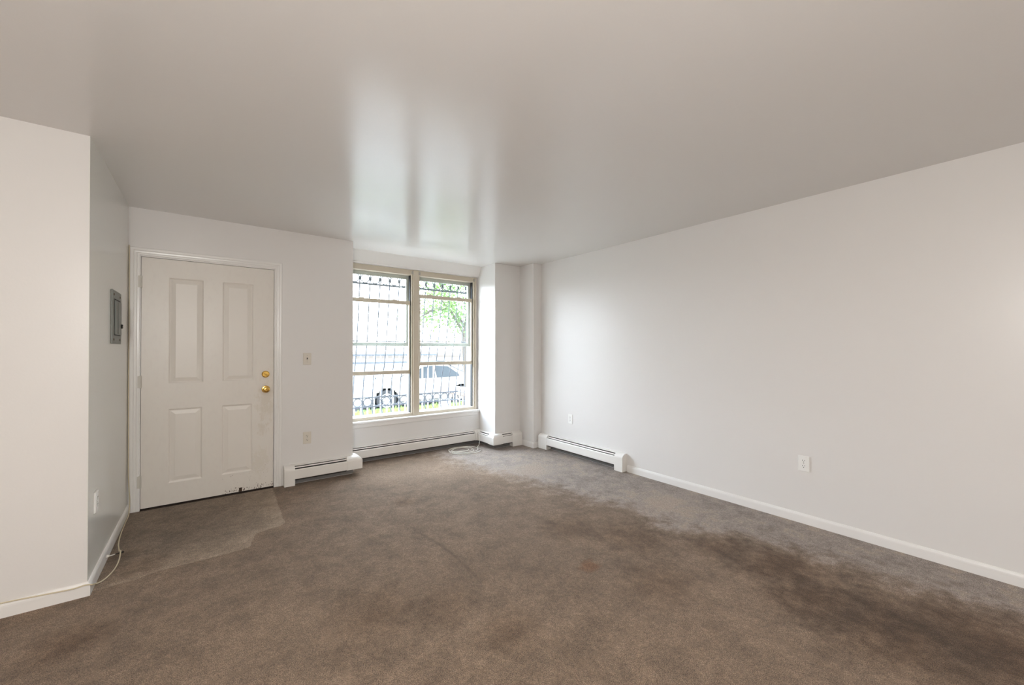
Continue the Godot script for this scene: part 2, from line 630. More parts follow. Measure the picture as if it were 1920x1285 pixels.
func build_baseboards() -> void:
	var st := T()
	sweep(st, base_profile(), [[Vector2(XR, -2.68), Vector2(-1, 0)], [Vector2(XR, 3.0), Vector2(-1, 0)]])
	structure("baseboard_right", st, M.trim_paint, "low white baseboard along the bare right wall", "baseboard")
	st = T()
	sweep(st, base_profile(), [[Vector2(-3.5, ZL), Vector2(0, 1)], [Vector2(XL, ZL), Vector2(1, 1)], [Vector2(XL, ZD), Vector2(1, 0)]])
	structure("baseboard_entry", st, M.trim_paint, "low white baseboard turning the entry corner", "baseboard")
	st = T()
	sweep(st, base_profile(), [[Vector2(XP, ZC), Vector2(-1, 0)], [Vector2(XP, ZP), Vector2(-1, 1)], [Vector2(XR, ZP), Vector2(0, 1)]])
	structure("baseboard_chase", st, M.trim_paint, "low white baseboard round the pipe chase", "baseboard")
	st = T()
	sweep(st, base_profile(), [[Vector2(-3.5, 3.0), Vector2(0, -1)], [Vector2(XR, 3.0), Vector2(0, -1)]])
	structure("baseboard_back", st, M.trim_paint, "low white baseboard along the back wall", "baseboard")

# ------------------------------------------------------------------ entry door
func build_door() -> void:
	var root := struct_root("door_1", "cream four-panel entry door with brass knob and deadbolt", "door")
	var x0 := -0.4305
	var x1 := 0.4955
	var y0 := 0.016
	var y1 := 2.051
	var zf := ZD - 0.004
	# panels: x0, x1, y0, y1 of the moulded outline
	var pans := [[-0.262, -0.030, 1.018, 1.900], [0.102, 0.334, 1.018, 1.900], [-0.262, -0.036, 0.190, 0.806], [0.100, 0.328, 0.190, 0.806]]
	# slab: face cut into a grid with the panel fields left open
	var st := T()
	var xs := [x0, -0.262, -0.036, -0.030, 0.100, 0.102, 0.328, 0.334, x1]
	var ys := [y0, 0.190, 0.806, 1.018, 1.900, y1]
	for i in xs.size() - 1:
		for j in ys.size() - 1:
			var cx: float = (xs[i] + xs[i + 1]) * 0.5
			var cy: float = (ys[j] + ys[j + 1]) * 0.5
			var hole := false
			for q in pans:
				if cx > q[0] and cx < q[1] and cy > q[2] and cy < q[3]:
					hole = true
			if hole:
				continue
			var v := [[xs[i], ys[j]], [xs[i], ys[j + 1]], [xs[i + 1], ys[j + 1]], [xs[i], ys[j]], [xs[i + 1], ys[j + 1]], [xs[i + 1], ys[j]]]
			for w in v:
				st.set_normal(Vector3(0, 0, 1))
				st.set_uv(Vector2((w[0] - x0) / (x1 - x0), 1.0 - (w[1] - y0) / (y1 - y0)))
				st.add_vertex(Vector3(w[0], w[1], zf))
	part(root, "slab", st, M.door_paint)
	st = T()
	var zb := zf - 0.044
	quad_o(st, Vector3(x0, y0, zf), Vector3(x0, y1, zf), Vector3(x0, y1, zb), Vector3(x0, y0, zb), Vector3(-1, 0, 0))
	quad_o(st, Vector3(x1, y0, zf), Vector3(x1, y1, zf), Vector3(x1, y1, zb), Vector3(x1, y0, zb), Vector3(1, 0, 0))
	quad_o(st, Vector3(x0, y1, zf), Vector3(x1, y1, zf), Vector3(x1, y1, zb), Vector3(x0, y1, zb), Vector3(0, 1, 0))
	quad_o(st, Vector3(x0, y0, zf), Vector3(x1, y0, zf), Vector3(x1, y0, zb), Vector3(x0, y0, zb), Vector3(0, -1, 0))
	quad_o(st, Vector3(x0, y0, zb), Vector3(x1, y0, zb), Vector3(x1, y1, zb), Vector3(x0, y1, zb), Vector3(0, 0, -1))
	part(root, "edge", st, M.panel_paint)
	# pressed panels
	var rings := [Vector2(0, 0), Vector2(0.005, -0.002), Vector2(0.009, -0.0070), Vector2(0.016, -0.0085), Vector2(0.043, -0.003), Vector2(0.046, -0.0022)]
	for q in pans:
		st = T()
		for k in rings.size() - 1:
			var r0: Vector2 = rings[k]
			var r1: Vector2 = rings[k + 1]
			var c0 := [Vector3(q[0] + r0.x, q[2] + r0.x, zf + r0.y), Vector3(q[1] - r0.x, q[2] + r0.x, zf + r0.y), Vector3(q[1] - r0.x, q[3] - r0.x, zf + r0.y), Vector3(q[0] + r0.x, q[3] - r0.x, zf + r0.y)]
			var c1 := [Vector3(q[0] + r1.x, q[2] + r1.x, zf + r1.y), Vector3(q[1] - r1.x, q[2] + r1.x, zf + r1.y), Vector3(q[1] - r1.x, q[3] - r1.x, zf + r1.y), Vector3(q[0] + r1.x, q[3] - r1.x, zf + r1.y)]
			for s in 4:
				var t := (s + 1) % 4
				quad_o(st, c0[s], c0[t], c1[t], c1[s], Vector3(0, 0, 1))
		var e: Vector2 = rings[rings.size() - 1]
		quad_o(st, Vector3(q[0] + e.x, q[2] + e.x, zf + e.y), Vector3(q[1] - e.x, q[2] + e.x, zf + e.y), Vector3(q[1] - e.x, q[3] - e.x, zf + e.y), Vector3(q[0] + e.x, q[3] - e.x, zf + e.y), Vector3(0, 0, 1))
		part(root, "panel", st, M.panel_paint)
	# hinges: leaf and knuckles on the left edge
	for y in [1.848, 1.040, 0.236]:
		st = T()
		tube(st, PackedVector3Array([Vector3(x0 - 0.002, y - 0.05, zf + 0.007), Vector3(x0 - 0.002, y + 0.05, zf + 0.007)]), 0.0075, 10)
		for d in [-0.032, -0.012, 0.012, 0.032]:
			tube(st, PackedVector3Array([Vector3(x0 - 0.002, y + d - 0.0006, zf + 0.007), Vector3(x0 - 0.002, y + d + 0.0006, zf + 0.007)]), 0.0080, 10)
		var hg := part(root, "hinge", st, M.hinge)
		st = T()
		cbox(st, Vector3(x0 - 0.020, y - 0.048, zf + 0.001), Vector3(x0 - 0.004, y + 0.048, zf + 0.0155), 0.001)
		part(hg, "hinge_leaf", st, M.hinge)
	# deadbolt with thumb turn, and knob below it
	var fwd := Basis(Vector3.RIGHT, PI / 2)
	st = T()
	lathe(st, PackedVector2Array([Vector2(0.032, 0), Vector2(0.032, 0.004), Vector2(0.029, 0.010), Vector2(0.024, 0.013), Vector2(0.0, 0.0135)]), 28, Transform3D(fwd, Vector3(0.431, 1.070, zf)))
	var db := part(root, "deadbolt", st, M.brass)
	st = T()
	cbox(st, Vector3(-0.021, -0.0055, 0.012), Vector3(0.021, 0.0055, 0.030), 0.003)
	part(db, "thumb_turn", st, M.brass, Transform3D(Basis(Vector3(0, 0, 1), -0.55), Vector3(0.431, 1.070, zf)))
	st = T()
	lathe(st, PackedVector2Array([Vector2(0.034, 0), Vector2(0.034, 0.003), Vector2(0.031, 0.009), Vector2(0.017, 0.012), Vector2(0.0135, 0.016), Vector2(0.0135, 0.028), Vector2(0.019, 0.033), Vector2(0.0265, 0.040), Vector2(0.0275, 0.048), Vector2(0.0255, 0.056), Vector2(0.019, 0.060), Vector2(0.012, 0.061), Vector2(0.011, 0.058), Vector2(0.0, 0.058)]), 28, Transform3D(fwd, Vector3(0.433, 0.930, zf)))
	var kn := part(root, "knob", st, M.brass)
	st = T()
	cbox(st, Vector3(-0.006, -0.002, 0), Vector3(0.006, 0.002, 0.0025), 0.0005)
	part(kn, "lock_button", st, M.brass_dark, Transform3D(Basis.IDENTITY, Vector3(0.433, 0.930, zf + 0.0575)))
	# jambs with stops, and threshold
	st = T()
	box(st, Vector3(-0.452, 0, ZD - 0.15), Vector3(-0.4335, 2.0755, ZD))
	box(st, Vector3(0.4985, 0, ZD - 0.15), Vector3(0.517, 2.0755, ZD))
	box(st, Vector3(-0.4335, 2.054, ZD - 0.15), Vector3(0.4985, 2.0755, ZD))
	box(st, Vector3(-0.4335, 0, ZD - 0.15), Vector3(-0.421, 2.054, zb - 0.002))
	box(st, Vector3(0.486, 0, ZD - 0.15), Vector3(0.4985, 2.054, zb - 0.002))
	box(st, Vector3(-0.421, 2.041, ZD - 0.15), Vector3(0.486, 2.054, zb - 0.002))
	part(root, "jamb", st, M.trim_paint)
	st = T()
	cbox(st, Vector3(-0.4335, -0.01, ZD - 0.15), Vector3(0.4985, 0.008, ZD + 0.006), 0.002)
	cbox(st, Vector3(-0.4335, 0.0, zb - 0.02), Vector3(0.4985, 0.022, zb - 0.003), 0.001)
	part(root, "threshold", st, M.threshold)

	# casing with stepped moulding, mitred round the opening
	var tr := struct_root("trim_1", "cream moulded casing round the entry door", "trim")
	var prof := [Vector2(0.0, 0.0), Vector2(0.0, 0.009), Vector2(0.005, 0.011), Vector2(0.014, 0.0115), Vector2(0.017, 0.009), Vector2(0.020, 0.012), Vector2(0.032, 0.0135), Vector2(0.035, 0.011), Vector2(0.038, 0.0145), Vector2(0.050, 0.017), Vector2(0.057, 0.017), Vector2(0.060, 0.014), Vector2(0.060, 0.0)]
	var ol := -0.4385
	var orr := 0.5025
	var ot := 2.062
	var called := ["side_casing", "head_casing", "side_casing"]
	for seg in 3:
		st = T()
		for k in prof.size() - 1:
			var p0: Vector2 = prof[k]
			var p1: Vector2 = prof[k + 1]
			var f := func(p: Vector2, at: int) -> Vector3:
				match at:
					0: return Vector3(ol - p.x, 0.004, ZD + p.y)
					1: return Vector3(ol - p.x, ot + p.x, ZD + p.y)
					2: return Vector3(orr + p.x, ot + p.x, ZD + p.y)
				return Vector3(orr + p.x, 0.004, ZD + p.y)
			var e2 := p1 - p0
			var nn := Vector2(-e2.y, e2.x)
			var side: Vector3 = [Vector3(-1, 0, 0), Vector3(0, 1, 0), Vector3(1, 0, 0)][seg]
			quad_o(st, f.call(p0, seg), f.call(p1, seg), f.call(p1, seg + 1), f.call(p0, seg + 1), side * nn.x + Vector3(0, 0, nn.y))
		part(tr, called[seg], st, M.trim_paint)

# ------------------------------------------------------------------ windows
func sash(parent: Node, called: String, x0: float, x1: float, y0: float, y1: float, z: float, m: Material) -> Node3D:
	var s := Node3D.new()
	s.name = called
	parent.add_child(s, true)
	var d := 0.014
	var w := 0.034
	for a in [["bottom_rail", x0, x1, y0, y0 + 0.046], ["top_rail", x0, x1, y1 - 0.046, y1], ["stile", x0, x0 + w, y0 + 0.046, y1 - 0.046], ["stile", x1 - w, x1, y0 + 0.046, y1 - 0.046]]:
		var st := T()
		cbox(st, Vector3(a[1], a[3], z - d), Vector3(a[2], a[4], z + d), 0.003)
		part(s, a[0], st, m)
	var g := T()
	quad_o(g, Vector3(x0 + w - 0.004, y0 + 0.042, z), Vector3(x1 - w + 0.004, y0 + 0.042, z), Vector3(x1 - w + 0.004, y1 - 0.042, z), Vector3(x0 + w - 0.004, y1 - 0.042, z), Vector3(0, 0, 1))
	part(s, "glass_pane", g, M.pane)
	return s

func build_windows() -> void:
	var zi := -4.80
	var spec := [["window_1", "double-hung bay window nearer the entry door, lower sash raised", 1.265, 2.058, 0.995], ["window_2", "double-hung bay window next to the pier, sash raised a little higher", 2.132, 2.968, 1.093]]
	for a in spec:
		var root := struct_root(a[0], a[1], "window")
		var x0: float = a[2]
		var x1: float = a[3]
		var open_at: float = a[4]
		var st := T()
		cbox(st, Vector3(x0, 2.236, -4.94), Vector3(x1, 2.300, zi), 0.003)
		part(root, "head", st, M.frame_tan)
		st = T()
		cbox(st, Vector3(x0, 0.455, -4.98), Vector3(x1, 0.505, zi + 0.002), 0.003)
		part(root, "bottom_frame", st, M.frame_tan)
		for s in [0, 1]:
			var e: float = x0 if s == 0 else x1
			var inn := 0.018 if s == 0 else -0.018
			st = T()
			cbox(st, Vector3(minf(e, e + inn), 0.505, -4.94), Vector3(maxf(e, e + inn), 2.236, zi), 0.002)
			part(root, "side_frame", st, M.frame_tan)
			# black jamb tracks, bare where a sash has been slid away
			st = T()
			var t0: float = e + inn
			var t1: float = t0 + (0.010 if s == 0 else -0.010)
			box(st, Vector3(minf(t0, t1), 0.506, -4.866), Vector3(maxf(t0, t1), 2.235, -4.822))
			part(root, "jamb_track", st, M.track_black)
		sash(root, "upper_sash", x0 + 0.020, x1 - 0.020, 1.340, 2.236, -4.896, M.sash_outer)
		var low := sash(root, "lower_sash", x0 + 0.006, x1 - 0.006, open_at, open_at + 0.912, -4.836, M.frame_tan)
		for f in [0.22, 0.72]:
			st = T()
			var cx := lerpf(x0, x1, f)
			cbox(st, Vector3(cx - 0.030, open_at + 0.912, -4.850), Vector3(cx + 0.030, open_at + 0.922, -4.824), 0.003)
			part(low, "tilt_latch", st, M.frame_tan)
		# shade brackets in the top corners
		for bx in [x0 + 0.012, x1 - 0.008]:
			st = T()
			cbox(st, Vector3(bx - 0.010, 2.245, zi), Vector3(bx + 0.010, 2.285, zi + 0.022), 0.002)
			part(root, "shade_bracket", st, M.screw)
	# post between the two windows, and the one at the right jamb
	var tr := struct_root("trim_4", "tan posts between and beside the paired windows", "trim")
	for a in [[2.058, 2.132, 0.455, -4.785], [2.968, 2.992, 0.455, -4.79], [1.25, 1.265, 0.455, -4.79]]:
		var st2 := T()
		cbox(st2, Vector3(a[0], a[2], -4.94), Vector3(a[1], 2.300, a[3]), 0.003)
		part(tr, "post", st2, M.frame_tan)
	# stool and apron
	tr = struct_root("trim_2", "white window stool and apron across the bay", "trim")
	var st3 := T()
	sweep(st3, PackedVector2Array([Vector2(0, 0.440), Vector2(0.024, 0.440), Vector2(0.028, 0.445), Vector2(0.028, 0.460), Vector2(0.024, 0.466), Vector2(-0.045, 0.468), Vector2(-0.045, 0.452), Vector2(0, 0.452)]), [[Vector2(XW, ZW), Vector2(0, 1)], [Vector2(XC - 0.001, ZW), Vector2(0, 1)]])
	part(tr, "stool", st3, M.trim_paint)
	st3 = T()
	sweep(st3, PackedVector2Array([Vector2(0, 0.392), Vector2(0.008, 0.392), Vector2(0.012, 0.400), Vector2(0.013, 0.44), Vector2(0, 0.44)]), [[Vector2(XW, ZW), Vector2(0, 1)], [Vector2(XC - 0.03, ZW), Vector2(0, 1)]])
	part(tr, "apron", st3, M.trim_paint)

# ------------------------------------------------------------------ baseboard heaters
func heater_cap() -> PackedVector2Array:
	return PackedVector2Array([Vector2(0, 0.003), Vector2(0.078, 0.003), Vector2(0.078, 0.148), Vector2(0.075, 0.160), Vector2(0.066, 0.172), Vector2(0.052, 0.184), Vector2(0.036, 0.191), Vector2(0, 0.192)])

func heater_corner() -> PackedVector2Array:
	return PackedVector2Array([Vector2(0, 0.060), Vector2(0.078, 0.060), Vector2(0.079, 0.148), Vector2(0.075, 0.160), Vector2(0.066, 0.172), Vector2(0.052, 0.184), Vector2(0.036, 0.191), Vector2(0, 0.192)])

func heater_open(root: Node3D, n0: Array, n1: Array, damper_open: float) -> void:
	var nodes := [n0, n1]
	var st := T()
	sweep(st, PackedVector2Array([Vector2(0.001, 0.186), Vector2(0.030, 0.186), Vector2(0.042, 0.180), Vector2(0.043, 0.183), Vector2(0.032, 0.1885), Vector2(0.001, 0.189)]), nodes)
	part(root, "top_cover", st, M.heater_paint)
	st = T()
	sweep(st, PackedVector2Array([Vector2(0.001, 0.003), Vector2(0.003, 0.003), Vector2(0.003, 0.186), Vector2(0.001, 0.186)]), nodes)
	part(root, "back_plate", st, M.galvanised)
	st = T()
	var o := damper_open
	sweep(st, PackedVector2Array([Vector2(0.049, 0.1725 - 0.5 * o), Vector2(0.0595, 0.1645 - o), Vector2(0.061, 0.1665 - o), Vector2(0.050, 0.1750 - 0.5 * o)]), nodes)
	part(root, "damper", st, M.heater_paint)
	st = T()
	sweep(st, PackedVector2Array([Vector2(0.0675, 0.1555), Vector2(0.072, 0.1535), Vector2(0.0748, 0.148), Vector2(0.0755, 0.142), Vector2(0.0755, 0.066), Vector2(0.070, 0.061), Vector2(0.0695, 0.063), Vector2(0.0738, 0.067), Vector2(0.0738, 0.142), Vector2(0.073, 0.1475), Vector2(0.0705, 0.1515), Vector2(0.0670, 0.1535)]), nodes)
	part(root, "front_panel", st, M.heater_paint)
	st = T()
	# pipe threaded through closely set square fins
	var p0: Vector2 = n0[0]
	var p1: Vector2 = n1[0]
	var mt: Vector2 = n0[1]
	var dir := (p1 - p0).normalized()
	var count := int(p0.distance_to(p1) / 0.0065)
	var fin := PackedVector2Array([Vector2(0.005, 0.046), Vector2(0.058, 0.046), Vector2(0.069, 0.060), Vector2(0.069, 0.148), Vector2(0.058, 0.160), Vector2(0.038, 0.174), Vector2(0.005, 0.180)])
	for k in range(1, count):
		var c := p0 + dir * (0.0065 * k)
		for t in range(1, fin.size() - 1):
			var v: Array[Vector3] = []
			for q in [fin[0], fin[t], fin[t + 1]]:
				v.append(Vector3(c.x + mt.x * q.x, q.y, c.y + mt.y * q.x))
			tri_o(st, v[0], v[1], v[2], Vector3(dir.x, 0, dir.y))
	tube(st, PackedVector3Array([Vector3(p0.x + mt.x * 0.034, 0.10, p0.y + mt.y * 0.034), Vector3(p1.x + mt.x * 0.034, 0.10, p1.y + mt.y * 0.034)]), 0.011, 8)
	part(root, "fin_element", st, M.fin_metal)

func heater_cover(root: Node3D, called: String, prof: PackedVector2Array, nodes: Array) -> void:
	var st := T()
	sweep(st, prof, nodes)
	part(root, called, st, M.heater_paint)
	if called == "corner_cover":
		st = T()
		sweep(st, PackedVector2Array([Vector2(0.001, 0.003), Vector2(0.003, 0.003), Vector2(0.003, 0.062), Vector2(0.001, 0.062)]), nodes)
		part(root, "back_plate", st, M.galvanised)  # grey strip added as painted shade on the bare wall below the corner

func build_heaters() -> void:
	var zf := Vector2(0, 1)
	var r := thing("baseboard_heater", "short cream baseboard heater beside the entry door, wrapping the bay corner", "heater")
	heater_cover(r, "end_cap", heater_cap(), [[Vector2(0.577, ZD), zf], [Vector2(0.667, ZD), zf]])
	heater_open(r, [Vector2(0.667, ZD), zf], [Vector2(1.142, ZD), zf], 0.0)
	heater_cover(r, "corner_cover", heater_corner(), [[Vector2(1.142, ZD), zf], [Vector2(XW, ZD), Vector2(1, 1)], [Vector2(XW, ZD - 0.075), Vector2(1, 0)]])
	r = thing("baseboard_heater", "long cream baseboard heater under the window pair", "heater")
	heater_open(r, [Vector2(XW + 0.002, ZW), zf], [Vector2(XC - 0.105, ZW), zf], 0.0)
	heater_cover(r, "corner_cover", heater_corner(), [[Vector2(XC - 0.105, ZW), zf], [Vector2(XC, ZW), Vector2(-1, 1)], [Vector2(XC, ZW + 0.105), Vector2(-1, 0)]])
	r = thing("baseboard_heater", "cream corner heater with open slots wrapping the pier right of the window", "heater")
	heater_open(r, [Vector2(XC, ZW + 0.106), Vector2(-1, 0)], [Vector2(XC, ZC - 0.055), Vector2(-1, 0)], 0.006)
	heater_cover(r, "corner_cover", heater_corner(), [[Vector2(XC, ZC - 0.055), Vector2(-1, 0)], [Vector2(XC, ZC), Vector2(-1, 1)], [Vector2(XC + 0.075, ZC), zf]])
	heater_open(r, [Vector2(XC + 0.075, ZC), zf], [Vector2(3.255, ZC), zf], 0.006)
	heater_cover(r, "end_cap", heater_cap(), [[Vector2(3.255, ZC), zf], [Vector2(3.414, ZC), zf]])
	r = thing("baseboard_heater", "cream baseboard heater on the long bare wall next to the pipe chase", "heater")
	var xm := Vector2(-1, 0)
	heater_cover(r, "end_cap", heater_cap(), [[Vector2(XR, -4.045), xm], [Vector2(XR, -3.885), xm]])
	heater_open(r, [Vector2(XR, -3.885), xm], [Vector2(XR, -2.800), xm], 0.004)
	heater_cover(r, "end_cap", heater_cap(), [[Vector2(XR, -2.800), xm], [Vector2(XR, -2.693), xm]])

# ------------------------------------------------------------------ outlets, switch, breaker panel
func rounded(w: float, h: float, r: float, n := 5) -> PackedVector2Array:
	var p := PackedVector2Array()
	for c in [[w - r, h - r, 0.0], [r - w, h - r, PI / 2], [r - w, r - h, PI], [w - r, r - h, PI * 1.5]]:
		for k in n + 1:
			var a: float = c[2] + PI / 2 * k / n
			p.append(Vector2(c[0] + r * cos(a), c[1] + r * sin(a)))
	return p

func plate_shape(st: SurfaceTool, w: float, h: float, d: float) -> void:
	cbox(st, Vector3(-w / 2, -h / 2, 0), Vector3(w / 2, h / 2, d), minf(0.003, d * 0.6))

func outlet(label: String, at: Vector3, turn: float, m: Material, thick := 0.006) -> void:
	var r := thing("wall_outlet", label, "outlet", "", at, turn)
	var st := T()
	plate_shape(st, 0.073, 0.117, thick)
	part(r, "cover_plate", st, m)
	var ux := Vector3(1, 0, 0)
	var uy := Vector3(0, 1, 0)
	for y in [0.0195, -0.0195]:
		st = T()
		prism(st, rounded(0.0168, 0.0142, 0.010), Vector3(0, y, thick - 0.001), ux, uy, Vector3(0, 0, 0.003))
		var rc := part(r, "receptacle", st, m)
		var z: float = thick + 0.0018
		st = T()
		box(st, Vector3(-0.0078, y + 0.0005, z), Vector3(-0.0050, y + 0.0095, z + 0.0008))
		part(rc, "dark_slot", st, M.dark_slot)  # dark block painted for the shade inside the opening
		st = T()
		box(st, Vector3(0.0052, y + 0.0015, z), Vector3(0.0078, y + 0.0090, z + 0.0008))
		part(rc, "dark_slot", st, M.dark_slot)
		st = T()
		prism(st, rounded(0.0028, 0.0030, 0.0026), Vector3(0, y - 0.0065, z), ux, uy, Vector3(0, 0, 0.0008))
		part(rc, "dark_slot", st, M.dark_slot)
	st = T()
	lathe(st, PackedVector2Array([Vector2(0.0032, 0), Vector2(0.0028, 0.0012), Vector2(0, 0.0014)]), 12, Transform3D(Basis(Vector3.RIGHT, PI / 2), Vector3(0, 0, thick)))
	part(r, "screw", st, M.screw)

func build_fittings() -> void:
	outlet("cream duplex outlet between the entry door and the window bay", Vector3(0.783, 0.431, ZD), 0.0, M.plate_almond)
	outlet("small white duplex outlet above the baseboard heater on the long wall", Vector3(XR, 0.444, -3.528), -PI / 2, M.plate)
	outlet("white duplex outlet low in the middle of the long bare wall", Vector3(XR, 0.447, -1.094), -PI / 2, M.plate)
	outlet("white outlet low on the entry side wall, standing proud of it", Vector3(XL, 0.446, -3.225), PI / 2, M.plate, 0.010)
	# toggle switch
	var r := thing("light_switch", "cream toggle light switch beside the entry door", "switch", "", Vector3(0.782, 1.208, ZD), 0.0)
	var st := T()
	plate_shape(st, 0.073, 0.117, 0.006)
	part(r, "cover_plate", st, M.plate_almond)
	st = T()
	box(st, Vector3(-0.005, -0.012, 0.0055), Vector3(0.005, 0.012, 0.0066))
	part(r, "dark_slot", st, M.dark_slot)
	st = T()
	cbox(st, Vector3(-0.0042, -0.004, 0.0), Vector3(0.0042, 0.004, 0.017), 0.001)
	part(r, "toggle", st, M.plate_almond, Transform3D(Basis(Vector3.RIGHT, 0.5), Vector3(0, -0.003, 0.005)))
	for y in [0.030, -0.030]:
		st = T()
		lathe(st, PackedVector2Array([Vector2(0.0032, 0), Vector2(0.0028, 0.0012), Vector2(0, 0.0014)]), 12, Transform3D(Basis(Vector3.RIGHT, PI / 2), Vector3(0, y, 0.006)))
		part(r, "screw", st, M.screw)
	# breaker panel, local x runs along the wall towards the viewer's left
	r = thing("breaker_panel", "grey metal breaker panel cover with small door on the entry wall", "breaker panel", "", Vector3(XL, 1.518, -3.815), PI / 2)
	st = T()
	cbox(st, Vector3(-0.162, -0.178, 0), Vector3(0.162, 0.178, 0.010), 0.002)
	part(r, "cover_plate", st, M.panel_grey)
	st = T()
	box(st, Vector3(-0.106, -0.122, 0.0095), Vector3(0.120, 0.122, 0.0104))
	part(r, "door_gap", st, M.dark_slot)
	st = T()
	cbox(st, Vector3(-0.102, -0.118, 0.010), Vector3(0.116, 0.112, 0.018), 0.003)
	var dr := part(r, "panel_door", st, M.panel_grey)
	st = T()
	cbox(st, Vector3(-0.03, -0.112, 0.018), Vector3(0.0, 0.104, 0.021), 0.0015)
	part(dr, "rib", st, M.panel_grey)
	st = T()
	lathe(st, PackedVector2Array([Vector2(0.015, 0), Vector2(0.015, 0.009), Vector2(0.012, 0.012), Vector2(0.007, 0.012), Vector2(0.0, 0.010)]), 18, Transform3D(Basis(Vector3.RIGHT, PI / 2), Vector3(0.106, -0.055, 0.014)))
	var lt := part(dr, "latch", st, M.dark_slot)
	st = T()
	lathe(st, PackedVector2Array([Vector2(0.007, 0), Vector2(0.005, 0.003), Vector2(0.0, 0.004)]), 12, Transform3D(Basis(Vector3.RIGHT, PI / 2), Vector3(0.106, -0.055, 0.0245)))
	part(lt, "latch_button", st, M.screw)
	for p in [[-0.120, 0.148], [0.105, 0.148], [-0.120, -0.150], [0.105, -0.150]]:
		st = T()
		lathe(st, PackedVector2Array([Vector2(0.008, 0), Vector2(0.007, 0.002), Vector2(0, 0.003)]), 12, Transform3D(Basis(Vector3.RIGHT, PI / 2), Vector3(p[0], p[1], 0.010)))
		part(r, "screw", st, M.brass_dark)

func curve_pts(ctrl: Array, step := 0.01) -> PackedVector3Array:
	var c := Curve3D.new()
	c.bake_interval = step
	for i in ctrl.size():
		var a: Vector3 = ctrl[maxi(i - 1, 0)]
		var b: Vector3 = ctrl[mini(i + 1, ctrl.size() - 1)]
		var t := (b - a) / 6.0
		c.add_point(ctrl[i], -t, t)
	return c.get_baked_points()

func build_cables() -> void:
	var b := XL + 0.017
	var st := T()
	tube(st, curve_pts([Vector3(-0.4995, 2.13, ZD + 0.024), Vector3(-0.4985, 1.6, ZD + 0.026), Vector3(-0.4995, 1.0, ZD + 0.024), Vector3(-0.498, 0.55, ZD + 0.026), Vector3(-0.4965, 0.30, ZD + 0.030), Vector3(-0.488, 0.12, ZD + 0.036), Vector3(b + 0.001, 0.02, -4.30), Vector3(b, 0.007, -4.15), Vector3(b + 0.002, 0.006, -4.0), Vector3(-0.480, 0.006, -3.85), Vector3(-0.470, 0.006, -3.72), Vector3(-0.450, 0.007, -3.59), Vector3(-0.437, 0.026, -3.535), Vector3(-0.432, 0.008, -3.45), Vector3(-0.434, 0.006, -3.33), Vector3(-0.452, 0.007, -3.225), Vector3(-0.473, 0.014, -3.16), Vector3(-0.484, 0.040, -3.09), Vector3(-0.482, 0.060, ZL + 0.022), Vector3(-0.510, 0.064, ZL + 0.017), Vector3(-0.56, 0.060, ZL + 0.017), Vector3(-0.66, 0.066, ZL + 0.015), Vector3(-0.80, 0.074, ZL + 0.012), Vector3(-1.1, 0.077, ZL + 0.010), Vector3(-1.6, 0.077, ZL + 0.010)]), 0.0036, 8)
	var c := part(self, "phone_cable", st, M.cable_cream)
	tag(c, "thin cream cable hanging down the entry corner and over the baseboard", "cable")
	# coax stub poking out of the baseboard
	var r := thing("coax_stub", "short coax cable end sticking out of the entry baseboard", "cable", "", Vector3(XL + 0.012, 0.026, -3.49))
	st = T()
	lathe(st, PackedVector2Array([Vector2(0.010, 0), Vector2(0.010, 0.004), Vector2(0.006, 0.010), Vector2(0.004, 0.012)]), 14, Transform3D(Basis(Vector3.BACK, -PI / 2), Vector3.ZERO))
	part(r, "bushing", st, M.cable_white)
	st = T()
	tube(st, curve_pts([Vector3(0.004, 0, 0), Vector3(0.018, -0.004, -0.012), Vector3(0.032, -0.007, -0.028)]), 0.0034, 8)
	part(r, "cable_jacket", st, M.cable_white)
	st = T()
	tube(st, curve_pts([Vector3(0.031, -0.007, -0.027), Vector3(0.045, -0.010, -0.040), Vector3(0.058, -0.012, -0.050)]), 0.0030, 8)
	part(r, "black_lead", st, M.cable_black)
	st = T()
	tube(st, PackedVector3Array([Vector3(0.056, -0.012, -0.048), Vector3(0.068, -0.013, -0.056)]), 0.0060, 6)
	part(r, "connector", st, M.cable_black)
	# coil of white cable on the carpet in the bay
	st = T()
	var pts := PackedVector3Array()
	var rng := RandomNumberGenerator.new()
	rng.seed = 4
	var steps := 220
	for i in steps:
		var t := float(i) / steps
		var an := 0.15 + TAU * 4.4 * t
		var wob := 0.018 * sin(an * 0.37 + 1.0) + 0.012 * sin(an * 1.6)
		var rad := 0.195 + wob - 0.085 * absf(sin(t * 3.3))
		var cx := 2.60 + 0.020 * sin(t * 9.0)
		var cz := -4.515 + 0.025 * cos(t * 7.0)
		pts.append(Vector3(cx + rad * 1.10 * cos(an), 0.006 + 0.007 * absf(sin(an * 0.8 + t * 5.0)) + 0.006 * t, cz + rad * 0.95 * sin(an)))
	var lead := curve_pts([Vector3(2.965, 0.212, -4.70), Vector3(2.955, 0.212, -4.655), Vector3(2.936, 0.200, -4.625), Vector3(2.926, 0.15, -4.605), Vector3(2.918, 0.08, -4.585), Vector3(2.89, 0.030, -4.560), Vector3(2.845, 0.010, -4.525), pts[0]])
	lead.append_array(pts)
	tube(st, lead, 0.0031, 7)
	c = part(self, "cable_coil", st, M.cable_white)
	tag(c, "loose coil of white cable lying on the carpet below the window", "cable")

